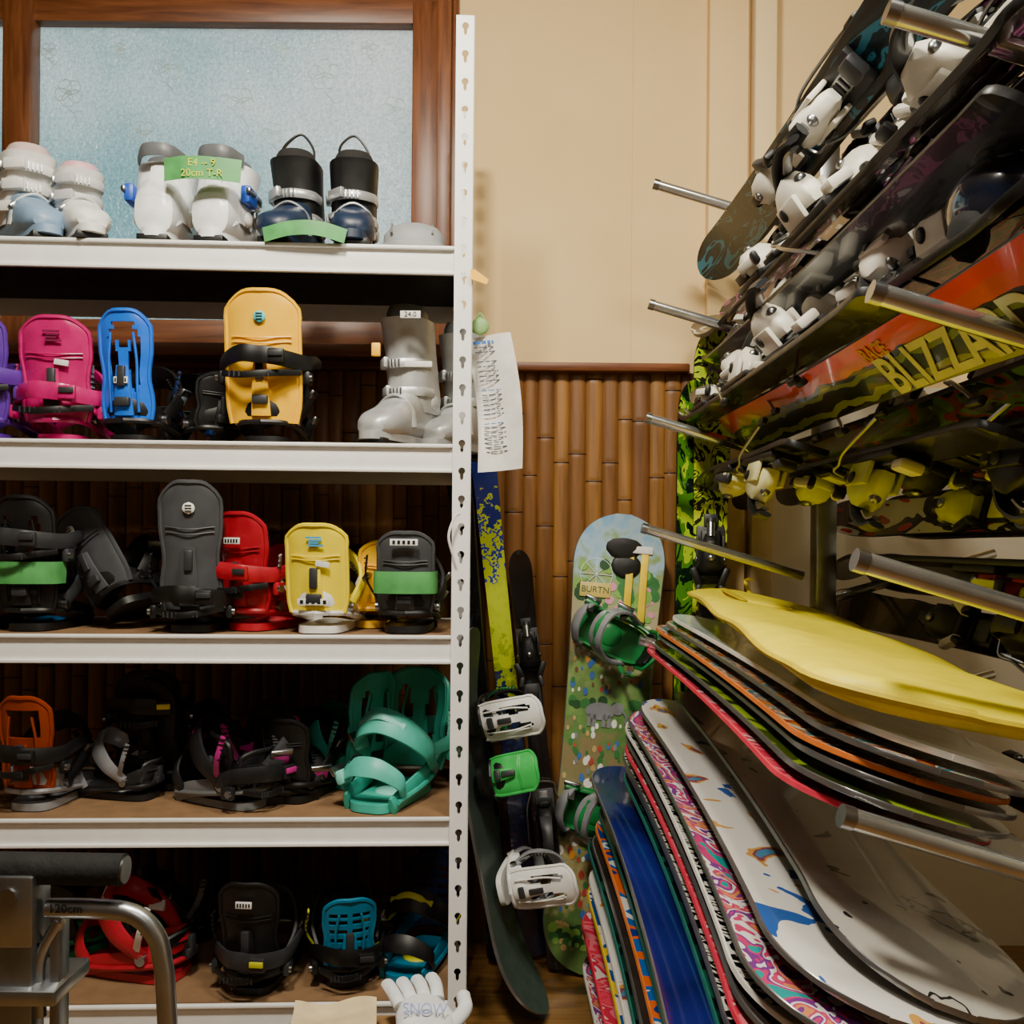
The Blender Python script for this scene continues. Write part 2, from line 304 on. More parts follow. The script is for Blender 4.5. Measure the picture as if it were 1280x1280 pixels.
# ------------------------------------------------------------------ snowboard binding
def binding(m,c_hb,c_base,c_strap,c_acc,h=.26,w=.068,holes=None,straps=True,taper=.8,logo=None,open_=0.,wrap=0.,acc2=None,stk=None):
    R=lambda a,ax:Matrix.Rotation(math.radians(a),4,ax)
    out=[]
    for q in range(28):
        a=2*math.pi*q/28; c,s_=math.cos(a),math.sin(a); out.append((.052*math.copysign(abs(c)**.5,c),.115*math.copysign(abs(s_)**.55,s_)))
    m.prism(out,0,.016,c_base); m.ell((0,.0,.016),(.036,.036,.008),c_acc,zlo=0)
    for q in (-1,1):
        m.sweep([(q*.05,.1,.012),(q*.056,.05,.03),(q*.058,-.02,.045),(q*.055,-.07,.06),(q*.04,-.105,.075),(q*.0,-.122,.08)],.02,.006,c_base,side=(0,0,1),n=8)
        m.sweep([(q*.06,.09,.02),(q*.066,.0,.03),(q*.062,-.07,.04),(q*.045,-.112,.045),(0,-.128,.045)],.006,.004,c_base,side=(0,0,1),n=6)
    lean=.10
    def P(u,v):
        vv=v; ww=w*(1-(1-taper)*abs(vv-.45)*1.2)*(1-max(0,(vv-.86)/.14)**2*.45)*(1-max(0,(.15-vv)/.15)*.1)
        ww*=(1-.16*math.exp(-((vv-.42)/.16)**2)) if taper<.95 else 1
        a=(u-.5)*2*1.05
        return Vector((ww*math.sin(a)/math.sin(1.05),-.115-lean*vv*h+.6*ww*(1-math.cos(a)),.045+vv*(h-.045)))
    m.shell(P,24,30,-.006,c_hb,keep=(lambda u,v:not any(f(u,v) for f in holes)) if holes else None)
    m.sweep([P(0,.0)]+[P(0,i/8) for i in range(1,8)]+[P(.06,.97),P(.2,1),P(.5,1.0),P(.8,1),P(.94,.97)]+[P(1,i/8) for i in range(7,-1,-1)],.005,.005,c_hb,n=6,k=2)
    m.sweep([P(.5,.05)+Vector((0,-.006,0)),P(.5,.3)+Vector((0,-.009,0)),P(.5,.5)+Vector((0,-.006,0))],lambda t:.022-.008*t,.006,c_hb,side=(1,0,0),n=10)
    m.box(P(.5,.4)+Vector((0,-.013,0)),(.018,.012,.045),DGR,.3); m.box(P(.5,.17)+Vector((0,-.014,0)),(.034,.014,.02),DGR,.3)
    if holes:
        for q in (.25,.75): m.sweep([P(q,.08)+Vector((0,-.006,0)),P(q,.3)+Vector((0,-.008,0)),P(q,.55)+Vector((0,-.007,0)),P(q+(.5-q)*.25,.8)+Vector((0,-.005,0))],.003,.003,c_hb,n=6)
    else:
        m.shell(lambda u,v:P(.14+.72*u,.3+.65*v)+Vector((0,.018,0)),8,8,.006,BLK)
        for z in (.62,.66): m.sweep([P(.12,z)+Vector((0,-.004,0)),P(.5,z-.02)+Vector((0,-.006,0)),P(.88,z)+Vector((0,-.004,0))],.0015,.0015,c_hb,n=5)
    if stk:   # printed marks and a small shop sticker
        for e in range(4): m.box(P(.5,.86-.03*e)+Vector((.004*(e%2),-.006,0)),(.034-.006*(e%3),.002,.004),stk,0)
        m.box(P(.62,.56)+Vector((0,-.009,0)),(.03,.002,.012),WHT,.1,R(8,'Y'))
    if logo:
        m.ell(P(.5,.8)+Vector((0,-.005,0)),(.013,.003,.013),logo)
        for e in range(3): m.box(P(.5,.8)+Vector((0,-.009,.006-.006*e)),(.014,.001,.002),BLK,0)
    if wrap:
        z=wrap; yy=-.115-lean*z
        m.sweep([(-.055,-.03,z-.03),(-w-.016,-.07,z-.01),(-w-.008,-.12+.02,z),(-w*.5,yy-.03,z+.006),(0,yy-.036,z+.004),(w*.5,yy-.03,z),(w+.01,-.11,z-.004),(w+.022,-.06,z+.006),(w+.02,.0,z+.012)],lambda t:.012+.008*math.sin(math.pi*t),.006,c_strap,side=(0,0,1),n=8)
        m.sweep([(-w-.004,-.125,z-.03),(-w*.4,yy-.034,z-.04),(w*.3,yy-.034,z-.036),(w+.004,-.12,z-.026)],.008,.0035,BLK,side=(0,0,1),n=6)
        for e in range(9): m.box((-w*.7+w*.13*e,yy-.037,z-.038),(.003,.003,.012),DGR,0)
        m.box((w*.55,yy-.042,z),(.035,.012,.03),c_strap,.3); m.box((w*.55,yy-.05,z+.004),(.03,.005,.012),DGR if acc2 is None else acc2,.3)
        for q in (-1,1): m.box((q*(w+.014),-.09,z-.035),(.016,.035,.03),c_strap,.35); m.tube([(q*(w+.02),-.1,z-.035),(q*(w+.026),-.1,z-.035)],.008,STL,k=1)
    if straps:
        hh=.15-open_*.03
        m.sweep([(-.064,-.06,.06),(-.076,-.01,.105),(-.05,.04,hh),(0,.055,hh+.02),(.05,.04,hh),(.076,-.01,.105),(.064,-.06,.06)],lambda t:.014+.016*math.sin(math.pi*t),.008,c_strap,side=(0,-.6,.8),n=8)
        m.sweep([(-.05,.045,hh+.008),(0,.06,hh+.03),(.05,.045,hh+.008)],.008,.004,c_acc,side=(0,-.6,.8),n=6)
        m.sweep([(-.06,.07,.03),(-.062,.09,.06),(-.03,.11,.085),(0,.115,.09),(.03,.11,.085),(.062,.09,.06),(.06,.07,.03)],lambda t:.01+.012*math.sin(math.pi*t),.006,c_strap,side=(0,-.5,.85),n=8)
        for (x,y,z,q) in ((.074,.0,.11,1),(.06,.095,.062,1)):
            m.box((x,y,z),(.018,.04,.028),c_acc,.3,R(25*q,'Y')); m.box((x+.012,y+.0,z+.012),(.008,.05,.02),STL,.3,R(35,'Y'))
            for e in range(6): m.box((x-.006-.004*e,y-.002,z+.012+.006*e),(.005,.02,.003),BLK,0,R(40,'Y'))
        m.sweep([(-.07,-.05,.07),(-.092,-.075,.12),(-.088,-.09,.17)],.008,.0025,c_acc,side=(0,1,0),n=6)
        for e in range(5): m.box((-.091,-.078-.003*e,.12+.011*e),(.006,.014,.003),BLK,0)
        for q in (-1,1): m.tube([(q*.058,-.06,.055),(q*.072,-.06,.055)],.012,STL,k=1)
hole_v=[lambda u,v:.66<v<.9 and abs(u-.5)<(v-.6)*.75]
hole_big=[lambda u,v:.55<v<.86 and abs(u-.5)<.28, lambda u,v:.2<v<.45 and .1<abs(u-.5)<.32]
hole_lines=[lambda u,v:.3<v<.85 and int(v*16)%2==0 and .06<abs(u-.5)<.36]
hole_leaf=[lambda u,v:((v-.55)/.3)**2+((abs(u-.5)-.2)/.1)**2<1]
def put_binding(nm,px,k,v,rz=0,rx=0,ry=0,dz=0,tape=None,label=None,s=1.,**kw):
    m=MB(nm); a=[kw.pop(x) for x in ('c1','c2','c3','c4')]
    binding(m,*a,**kw)
    if tape:
        z0,z1=tape; w=kw.get('w',.068)+.008
        m.sweep([(-w,-.09,(z0+z1)/2),(-w*.9,-.135,(z0+z1)/2),(0,-.15,(z0+z1)/2),(w*.9,-.135,(z0+z1)/2),(w,-.09,(z0+z1)/2)],(z1-z0)/2,.002,TAPE,side=(0,0,1),n=6)
    if label:
        m.box((0,-.133-.1*(label[1]-.04),label[1]),(label[0],.004,.014),WHT,.1)
        for q in range(5): m.box((-label[0]*.36+label[0]*.18*q,-.1355-.1*(label[1]-.04),label[1]),(label[0]*.1,.001,.008),BLK,0)
    return m.done(mw=TR(sp(px,k,v)+Vector((0,0,dz)),rz,rx,ry,s))
TAPE=mat('#4f9d55',.45,noise=.2)
# ------------------------------------------------------------------ ski boot
def boot(m,c1,c2,c3,c4,h=.30,loops=False,nb=3,wide=1.,sole=BLK):
    def se(cx,cy,cz,rx,ry,rz,ax,e=.75,n=20):
        o=[]
        for j in range(n):
            w=2*math.pi*j/n; c,s_=math.cos(w),math.sin(w); c=math.copysign(abs(c)**e,c); s_=math.copysign(abs(s_)**e,s_)
            o.append(Vector((cx+rx*c,cy,cz+rz*s_)) if ax=='y' else Vector((cx+rx*c,cy+ry*s_,cz)))
        return o
    W_=wide
    st=[(-.127,.022,.03,.06),(-.12,.036,.05,.068),(-.085,.045,.068,.085),(-.02,.045,.075,.092),(.04,.046,.058,.076),(.09,.05,.04,.06),(.14,.046,.03,.05),(.165,.033,.022,.044),(.174,.012,.01,.04)]
    m.loft([se(0,y,z,w*W_,0,hh,'y') for y,w,hh,z in st],c1)
    out=[]
    for q in range(28):
        a=2*math.pi*q/28; c,s_=math.cos(a),math.sin(a); out.append((.04*math.copysign(abs(c)**.6,c),.025+.16*math.copysign(abs(s_)**.7,s_)))
    m.prism(out,.012,.03,c1); m.box((0,-.09,.008),(.065,.085,.016),sole,.15); m.box((0,.1,.008),(.068,.14,.016),sole,.15)
    cu=[(.085,-.04,.049,.068),(.12,-.04,.053,.072),(.17,-.03,.053,.068),(.22,-.018,.054,.064),(.26,-.008,.056,.064),(.285,-.002,.057,.066)]
    sc=(h-.03)/.285
    def ck(z): return z*sc
    m.loft([se(0,y,ck(z),w*W_,r,0,'z') for z,y,w,r in cu]+[se(0,-.002,ck(.287),.05*W_,.058,0,'z'),se(0,-.002,ck(.26),.046*W_,.054,0,'z')],c2,caps=False)
    m.loft([se(0,-.002,ck(.25),.047*W_,.054,0,'z',.9),se(0,.0,ck(.30),.046*W_,.053,0,'z',.9),se(0,.0,ck(.315),.04*W_,.047,0,'z',.9),se(0,.0,ck(.31),.032*W_,.038,0,'z',.9),se(0,0,ck(.26),.028*W_,.034,0,'z',.9)],c4)
    m.sweep([(0,-.112,ck(.10)),(0,-.106,ck(.18)),(0,-.08,ck(.26))],.018,.007,c1,side=(1,0,0))
    for q in (-1,1): m.ell((q*.051*W_,-.045,ck(.11)),(.008,.018,.018),c3)
    zs=[ck(.13),ck(.19),ck(.245)][:nb]
    for i,z in enumerate(zs):
        y0=-.03+.012*i; R=.07-.002*i
        m.sweep([(-.053*W_,y0,z),(-.045*W_,y0+.045,z-.002),(0,y0+R+.004,z-.004),(.045*W_,y0+.045,z-.002),(.056*W_,y0,z)],.011,.004,c3,side=(0,0,1),n=8)
        m.box((.04*W_,y0+.055,z),(.012,.05,.024),c3,.25,Matrix.Rotation(math.radians(40),4,'Z')); m.box((.058*W_,y0+.01,z),(.012,.035,.02),STL,.25)
        for e in range(4): m.box((-.01+.009*e,y0+R+.007,z-.004),(.003,.006,.016),STL,0)
    m.sweep([(-.048*W_,.05,.05),(-.04*W_,.055,.1),(0,.06,.125),(.04*W_,.055,.1),(.05*W_,.05,.05)],.01,.004,c3,side=(0,1,0),n=8)
    m.box((.04*W_,.055,.095),(.03,.022,.012),STL,.25,Matrix.Rotation(math.radians(40),4,'Y'))
    if loops:
        m.sweep([(-.035,-.02,ck(.30)),(-.03,-.03,ck(.35)),(.0,-.035,ck(.395)),(.03,-.02,ck(.36)),(.036,.02,ck(.30))],.005,.003,BLK,side=(0,1,0),n=6)
def put_boot(nm,px,k,v,rz,cs,**kw):
    s=kw.pop('s',1.); m=MB(nm); boot(m,*cs,**kw); return m.done(mw=TR(sp(px,k,v),rz,s=s))
# top shelf
LB=mat('#7d9ab8',.35); PK=mat('#d8a7ae',.4); BL=mat('#1f4fb8',.3)
put_boot('ski_boot',34,0,.15,222,(LB,WHT,WHT,mat('#cbb0ac',.8)),h=.25)
put_boot('ski_boot',98,0,.13,215,(WHT,WHT,mat('#c8c8c8',.3),PK),h=.225,s=.92)
WG=mat('#e8ebec',.25); GC=mat('#5a5d60',.4)
for px in (212,288):
    m=MB('ski_boot'); boot(m,WG,WG,WHT,GC,h=.225,nb=2,wide=1.12)
    m.sweep([(-.05,-.06,.2),(-.03,-.1,.205),(0,-.108,.207),(.03,-.1,.205),(.05,-.06,.2)],.015,.004,GC,side=(0,0,1),n=8)
    m.sweep([(-.045,-.09,.05),(-.03,-.118,.09),(0,-.122,.1),(.03,-.118,.09),(.045,-.09,.05)],.012,.003,WG,side=(0,0,1),n=8)
    m.box((-.064 if px<250 else .064,-.06,.12),(.022,.055,.04),BL,.3); m.box((-.074 if px<250 else .074,-.075,.125),(.01,.04,.012),STL,.3); m.done(mw=TR(sp(px,0,.14),4 if px<250 else -4))
m=MB('masking_tape'); p=sp(252,0,.0); pc=W(253,211,p.y-.02)
m.sweep([pc+Vector((-.085,.012,.002)),pc+Vector((-.03,-.004,.002)),pc+Vector((.03,-.002,0)),pc+Vector((.08,.006,-.003))],.028,.001,TAPE,side=(0,0,1),n=6)
tp=m.done(); text('E4 -- 9\n20cm T-R',.022,mat('#c8d028',.5),FR(pc+Vector((.0,-.006,0)),(0,0,1),(0,-1,0)),tp)
NB=mat('#16263f',.35)
for px in (370,442): put_boot('ski_boot',px,0,.17,176 if px<400 else 188,(NB,BLK,mat('#b9bcbe',.3,.6),mat('#1a1818',.9)),h=.26,loops=True,nb=2)
m=MB('masking_tape'); p0=sp(384,0,.0)
m.sweep([p0+Vector((-.09,-.015,.012)),p0+Vector((-.03,-.03,.022)),p0+Vector((.03,-.03,.022)),p0+Vector((.085,-.015,.01))],.018,.001,TAPE,side=(0,0,1),n=6); m.done()
m=MB('clog'); CG=mat('#8a8d90',.5)
m.loft([[Vector((.075*a*math.cos(t),.045*a*math.sin(t),z)) for t in [2*math.pi*i/20 for i in range(20)]] for a,z in ((1,0),(1.05,.01),(1.0,.022),(.93,.024),(.9,.045),(.7,.062),(.4,.07),(.05,.072))],CG)
for q in range(4): m.sweep([(-.05+.03*q,-.035,.04),(-.05+.03*q,0,.07),(-.05+.03*q,.035,.04)],.003,.003,GRY,n=5)
m.done(mw=TR(sp(518,0,.08),5))
# shelf 2
PU=mat('#5a2b9c',.3,coat=.3); MG=mat('#c0106a',.22,coat=.5); BU=mat('#0f6be8',.3,coat=.3); YL=mat('#ffc000',.3,noise=.04); YP=mat('#f2dc08',.3,noise=.05)
put_binding('snowboard_binding',4,1,.16,c1=PU,c2=PU,c3=PU,c4=PU,h=.27,w=.07,wrap=.14)
put_binding('snowboard_binding',92,1,.17,rz=6,c1=MG,c2=MG,c3=MG,c4=mat('#e85aa0',.3),h=.265,w=.078,wrap=.1,stk=mat('#6a0838',.4))
put_binding('snowboard_binding',185,1,.16,rz=-2,c1=BU,c2=BLK,c3=BLK,c4=mat('#9db6cc',.3),h=.28,w=.058,holes=hole_v+hole_leaf,taper=.9,label=(.03,.13))
put_binding('snowboard_binding',252,1,.26,rz=40,c1=BLK,c2=BLK,c3=BLK,c4=mat('#1a3a78',.3),h=.17,w=.06)
put_binding('snowboard_binding',344,1,.15,c1=YL,c2=BLK,c3=BLK,c4=DGR,h=.325,w=.08,taper=.97,logo=mat('#3fc0c8',.4),wrap=.18)
SB=mat('#b4b6b6',.3,.35); SCF=mat('#c9cbcb',.28,.3)
put_boot('ski_boot',508,1,.19,158,(SB,SCF,SCF,GRY),h=.335,nb=2)
put_boot('ski_boot',578,1,.33,158,(SB,SCF,SCF,GRY),h=.33,nb=2)
m=MB('label_sticker'); pc=W(513,393,2.10); m.box(pc,(.045,.002,.016),WHT,.1); m.box(W(523,455,2.075),(.06,.002,.012),WHT,.1); m.box(W(470,437,2.09),(.02,.01,.03),YL,.3); st_=m.done()
text('24.0',.016,BLK,FR(pc+Vector((0,-.0016,0)),(0,0,1),(0,-1,0)),st_)
# shelf 3
RD=mat('#a81226',.28,coat=.3); GH=mat('#45474b',.35)
put_binding('snowboard_binding',62,2,.17,c1=BLK,c2=BLK,c3=DGR,c4=mat('#1b6fae',.3),h=.29,w=.07,holes=hole_leaf,tape=(.1,.155),wrap=.2)
put_binding('snowboard_binding',-12,2,.2,rz=20,c1=BLK,c2=BLK,c3=DGR,c4=BU,h=.25)
put_binding('snowboard_binding',192,2,.2,rz=-25,c1=GH,c2=BLK,c3=BLK,c4=DGR,h=.25,w=.07,ry=-32,dz=.04,logo=WHT,taper=.97)
put_binding('snowboard_binding',250,2,.15,rz=8,c1=GH,c2=BLK,c3=BLK,c4=DGR,h=.325,w=.066,taper=.9,logo=WHT,wrap=.08)
put_binding('snowboard_binding',338,2,.19,rz=-20,c1=RD,c2=RD,c3=RD,c4=mat('#cf3a44',.3),h=.26,w=.07,label=(.04,.2),wrap=.13)
put_binding('snowboard_binding',412,2,.14,rz=-4,c1=YP,c2=WHT,c3=YP,c4=mat('#cfcfc6',.4),h=.235,w=.066,taper=.97,stk=mat('#3a9ac8',.4),label=(.07,.07))
put_binding('snowboard_binding',455,2,.27,rz=30,c1=YL,c2=YL,c3=BLK,c4=BLK,h=.2,w=.06)
put_binding('snowboard_binding',513,2,.15,c1=GH,c2=BLK,c3=BLK,c4=BLK,h=.22,w=.06,taper=.97,tape=(.085,.14),label=(.06,.2))
# shelf 4
OR=mat('#94380f',.25,.2); TL=mat('#36b09c',.35); PNK=mat('#c0288a',.35); CH=mat('#9a9ca2',.3,.4); DKP=mat('#1a1a1d',.35)
put_binding('snowboard_binding',68,3,.17,rz=-4,c1=OR,c2=CH,c3=BLK,c4=DGR,h=.25,w=.062,holes=hole_big,wrap=.13)
put_binding('snowboard_binding',150,3,.19,rz=75,c1=DGR,c2=DKP,c3=CH,c4=CH,h=.11,w=.05,s=.8)
put_binding('snowboard_binding',190,3,.36,rz=15,c1=BLK,c2=BLK,c3=BLK,c4=BLK,h=.28,w=.075,acc2=YP,wrap=.2)
put_binding('snowboard_binding',245,3,.33,rz=-35,c1=BLK,c2=BLK,c3=BLK,c4=DGR,h=.26,w=.075)
put_binding('snowboard_binding',340,3,.33,rz=20,c1=BLK,c2=mat('#8d1536',.3),c3=mat('#8d1536',.3),c4=DGR,h=.2,w=.07)
put_binding('snowboard_binding',280,3,.14,rz=60,c1=DKP,c2=GRY,c3=DKP,c4=PNK,h=.13,w=.06,acc2=PNK,wrap=.08)
put_binding('snowboard_binding',338,3,.15,rz=-60,c1=BLK,c2=BLK,c3=DGR,c4=PNK,h=.16,w=.07)
put_binding('snowboard_binding',385,3,.22,rz=-15,c1=BLK,c2=BLK,c3=BLK,c4=DGR,h=.19,w=.06)
put_binding('snowboard_binding',425,3,.31,rz=50,c1=TL,c2=TL,c3=TL,c4=mat('#6ccabb',.3),h=.28,w=.07,holes=hole_leaf)
put_binding('snowboard_binding',490,3,.15,rz=160,c1=TL,c2=TL,c3=mat('#4abaa8',.35),c4=mat('#7ad0c2',.3),h=.25,w=.08,holes=hole_leaf,s=1.12,wrap=.12)
# shelf 5
TB=mat('#0f6f92',.3); YG=mat('#c8c81e',.35); CR=mat('#b01c30',.3)
put_binding('snowboard_binding',170,4,.17,rz=75,c1=BLK,c2=CR,c3=CR,c4=WHT,h=.10,w=.06,s=1.1)
put_binding('snowboard_binding',205,4,.33,rz=110,c1=BLK,c2=BLK,c3=DGR,c4=GRY,h=.2,w=.07)
put_binding('snowboard_binding',120,4,.33,rz=-30,c1=BLK,c2=mat('#2c8f5b',.4),c3=BLK,c4=GRY,h=.18,w=.07)
put_binding('snowboard_binding',332,4,.15,rz=-4,c1=BLK,c2=BLK,c3=DGR,c4=BLK,h=.25,w=.066,taper=.9,label=(.035,.21),acc2=YG,wrap=.09)
put_binding('snowboard_binding',430,4,.18,rz=15,c1=TB,c2=BLK,c3=BLK,c4=YG,h=.2,w=.06,holes=hole_lines,wrap=.08)
put_binding('snowboard_binding',522,4,.19,rz=165,c1=mat('#101c3e',.3),c2=TB,c3=BLK,c4=YG,h=.22,w=.064,holes=hole_lines)
# ------------------------------------------------------------------ boards and skis
def plank(m,Lh,w,top,base,edge,th=.009,tip=.2,rise=.04,tail=None,waist=.84,rr=None,flat_tail=False,camber=0.,yo=0.,rise2=None):
    rr=rr or w*.62; ns=56; us=(-1,-.98,-.6,0,.6,.98,1); rows=[]
    sl=[]
    for i in range(ns+1):
        t=-1+2*i/ns; sl.append(Lh*math.copysign(1-(1-abs(t))**1.8,t))
    for s_ in sl:
        a=abs(s_); e=rr if (s_>0 or not flat_tail) else rr*.25
        f=(waist+(1-waist)*(a/Lh)**2)
        if a>Lh-e: q=(a-(Lh-e))/e; f*=max(.03,(1-q**2.4))**(.5)
        tr=tip if s_>0 else (tail if tail is not None else tip); rs=rise if (s_>0 or not flat_tail) else rise*.15
        if s_<0 and rise2 is not None: rs=rise2
        z=rs*max(0,(a-(Lh-tr))/tr)**2+camber*(1-(a/Lh)**2)
        rows.append((s_,f*w/2,z))
    vs=[];n=len(us)
    for s_,h_,z in rows:
        for u in us: vs.append((u*h_,s_,z+th-(.001 if abs(u)>.99 else 0)))
    for s_,h_,z in rows:
        for u in us: vs.append((u*h_,s_,z+(.001 if abs(u)>.99 else 0)))
    o=(ns+1)*n; ft=[];fb=[];fe=[]
    for i in range(ns):
        for j in range(n-1):
            a=i*n+j; q=(a,a+1,a+n+1,a+n); (ft if 0<j<n-2 else fe).append(q); (fb if 0<j<n-2 else fe).append(tuple(x+o for x in q[::-1]))
        for a in (i*n,i*n+n-1): fe.append((a,a+n,a+n+o,a+o))
    for a0 in (0,ns*n):
        for j in range(n-1): fe.append((a0+j,a0+j+1,a0+j+1+o,a0+j+o))
    m.add(vs,ft,top); m.add(vs,fb,base); m.add(vs,fe,edge)
EDG=mat('#8c8c8e',.3,.8); EDGB=mat('#151515',.35)
def ski_binding(m,y,c1,c2,z=.012,L=.30,S=1.,c3=None):
    R=lambda a,ax:Matrix.Rotation(math.radians(a),4,ax); T0=m.T.copy(); c3=c3 or c1
    for part in (0,1):
        m.T=T0@Matrix.Translation((0,y+(L/2 if part==0 else -L/2),z))@Matrix.Scale(S,4)
        if part==0:
            m.box((0,.02,.006),(.062,.13,.012),c2,.2)
            m.box((0,.02,.02),(.044,.11,.018),c1,.25)
            m.loft([[Vector((sx*a,yy,.014+zz)) for sx,zz in ((-.026,0),(.026,0),(.029,b_*.35),(.024,b_*.8),(.014,b_),(-.014,b_),(-.024,b_*.8),(-.029,b_*.35))] for yy,a,b_ in ((-.028,.8,.012),(-.02,1.,.03),(-.005,1.05,.038),(.025,.9,.04),(.045,.7,.034),(.062,.55,.022),(.075,.4,.01))],c1)
            m.box((0,.03,.055),(.016,.04,.006),c2,.4); m.ell((0,.012,.056),(.008,.008,.005),STL)
            for q in (-1,1):
                m.box((q*.03,-.03,.03),(.016,.045,.016),c3,.3,R(-22*q,'Z')); m.box((q*.026,-.06,.03),(.012,.028,.022),c2,.4,R(15*q,'Z'))
                m.box((q*.028,.035,.022),(.006,.055,.016),c2,.3); m.ell((q*.03,.01,.024),(.004,.007,.007),STL)
            m.tube([(0,.06,.034),(0,.092,.026)],.009,STL,k=1); m.tube([(0,.092,.026),(0,.1,.024)],.011,c2,k=1)
            m.box((0,-.095,.012),(.046,.055,.008),c2,.2); m.box((0,-.095,.018),(.034,.042,.005),c1,.2)
            m.box((0,.098,.01),(.03,.03,.01),c2,.3)
        else:
            m.box((0,-.03,.006),(.058,.2,.012),c2,.2); m.box((0,-.04,.014),(.026,.21,.006),STL,.2)
            for e in range(7): m.box((0,-.13+.014*e,.018),(.02,.004,.003),BLK,0)
            for q in (-1,1): m.box((q*.024,-.02,.03),(.008,.075,.036),c1,.3)
            m.loft([[Vector((sx*a,yy,.022+zz)) for sx,zz in ((-.022,0),(.022,0),(.025,b_*.35),(.022,b_*.8),(.013,b_),(-.013,b_),(-.022,b_*.8),(-.025,b_*.35))] for yy,a,b_ in ((.03,.7,.02),(.02,1.,.036),(.0,1.05,.052),(-.025,.95,.056),(-.045,.8,.045),(-.062,.6,.03),(-.07,.4,.014))],c1)
            m.sweep([(0,.005,.07),(0,-.02,.094),(0,-.06,.108),(0,-.095,.104)],lambda t:.017-.005*t,.005,c2,side=(1,0,0),n=8)
            m.sweep([(0,-.03,.082),(0,-.06,.095),(0,-.085,.094)],.008,.003,STL,side=(1,0,0),n=6)
            m.box((0,.042,.03),(.046,.02,.012),c2,.3); m.box((0,.035,.045),(.03,.014,.02),c3,.3)
            m.ell((0,-.05,.06),(.01,.006,.01),STL); m.box((0,-.13,.02),(.036,.035,.016),c3,.3)
            for q in (-1,1):
                m.ell((q*.029,-.005,.036),(.004,.01,.01),c2)
                m.tube([(q*.034,.06,.012),(q*.046,.02,.0),(q*.049,-.05,-.028),(q*.049,-.08,-.042)],.0028,STL,n=6); m.box((q*.049,-.094,-.048),(.01,.032,.012),BLK,.3)
                m.tube([(q*.034,.06,.012),(q*.03,.085,.02),(0,.092,.022)],.0025,STL,n=6)
    m.T=T0
def ski(nm,X,Z,yn,yf,w,roll,top,base,c1,c2,by=None,tip_far=True,L=.30,yaw=0,edge=EDGB,pitch=0,S=1.15,c3=None,rise=.055):
    m=MB(nm); Lh=(yf-yn)/2; plank(m,Lh,w,top,base,edge,th=.012,tip=.22,rise=rise,tail=.1,flat_tail=True,waist=.78,rr=w*1.1)
    if by is not None: ski_binding(m,(by-(yn+yf)/2)*(1 if tip_far else -1),c1,c2,L=L,S=S,c3=c3)
    M=Matrix.Translation((X,(yn+yf)/2,CZ+Z))@Matrix.Rotation(math.radians(yaw),4,'Z')@Matrix.Rotation(math.radians(roll),4,'Y')@Matrix.Rotation(math.radians(pitch),4,'X')
    if not tip_far: M=M@Matrix.Rotation(math.pi,4,'Z')
    return m.done(mw=M)
# ------------------------------------------------------------------ ski rack
m=MB('ski_rack'); CLRT=mat('#c4c6c2',.18,.85)
far=[(818,230),(812,380),(808,522),(803,660),(800,800),(797,945),(794,1085)]; near=[(1110,15),(1090,365),(1070,700),(1053,1020),(1036,1345),(1020,1660)]
FD,ND=2.35,1.05
def prong(tip,ln):
    t=Vector(tip); e=t+Vector((ln,0,-ln*.29)); d=(e-t).normalized()
    m.tube([t,e],.0125,CLRT,n=14,k=1); m.tube([t-d*.002,t+d*.012],.0135,STL,n=14,k=1)
for p in far: prong(W(p[0],p[1],FD),.40)
for p in near: prong(W(p[0],p[1],ND),.44)
m.tube([W(1125,-330,ND),W(1125,-330,ND)+Vector((.42,0,-.12))],.0125,CLRT,n=14,k=1)
for y in (FD,ND):
    m.box((.775,y,1.13),(.05,.055,2.2),ALU,.08); m.box((.775,y,.03),(.9,.06,.05),ALU,.1)
    for q in (-1,1): m.box((.775+q*.42,y,.012),(.06,.08,.024),BLK,.1)
    for zz in (2.02,1.73,1.43,1.13,.83):
        t=Vector((1.2,y,zz)); m.tube([t,t+Vector((-.42,0,-.12))],.0125,CLRT,n=12,k=1)
m.box((.775,(FD+ND)/2,.06),(.04,FD-ND,.04),ALU,.1); m.box((.775,(FD+ND)/2,2.2),(.04,FD-ND,.04),ALU,.1)
rack=m.done()
# skis on the rack
BTE=pat('teal_black',['#07090c','#0a1a22','#0d3038','#10222a','#2a88a8','#0a0c10'],7,(3,.8,1),2,coat=.1,rough=.35); BKP=pat('black_pink',['#0b0b0e','#1b191e','#141418','#8d4a6c','#0e0e12','#b8b4b0'],9,(2,.7,1),2,coat=.2)
ORB=pat('orange_olive',['#ff4a10','#f0601c','#2c3016','#7f8a20','#23280e','#8c9626','#1c2010'],9,(8.5,1,1),.35,kind='grad',loc=(.36,0,0),axis='X',detail=2,pos=[0,.25,.42,.5,.58,.8,.9])
GRB=pat('green_red',['#101410','#26351a','#5c8a1e','#b02a20','#16220f'],5,(2,.8,1),2)
DKS=pat('dark_stripe',['#0c0d10','#1d1f22','#0d0d10','#5a5d60'],6,(4,.5,1),1); WCR=mat('#e4dfd0',.35,noise=.05); YGB=mat('#c4ca3c',.35); RDB=mat('#b3202a',.35); BKM=pat('base_black',['#0a0b0c','#15171a','#0d0e10','#243034'],4,(3,.7,1),2)
ORR=pat('red_orange',['#d83a14','#e8561c','#7a8a1c','#d83a14','#2a1a10'],5,(2,.8,1),2); WBS=pat('white_blk',['#101014','#18181c','#c8c4ba','#101014'],6,(3,.5,1),1)
DRD=mat('#9a1c22',.35)
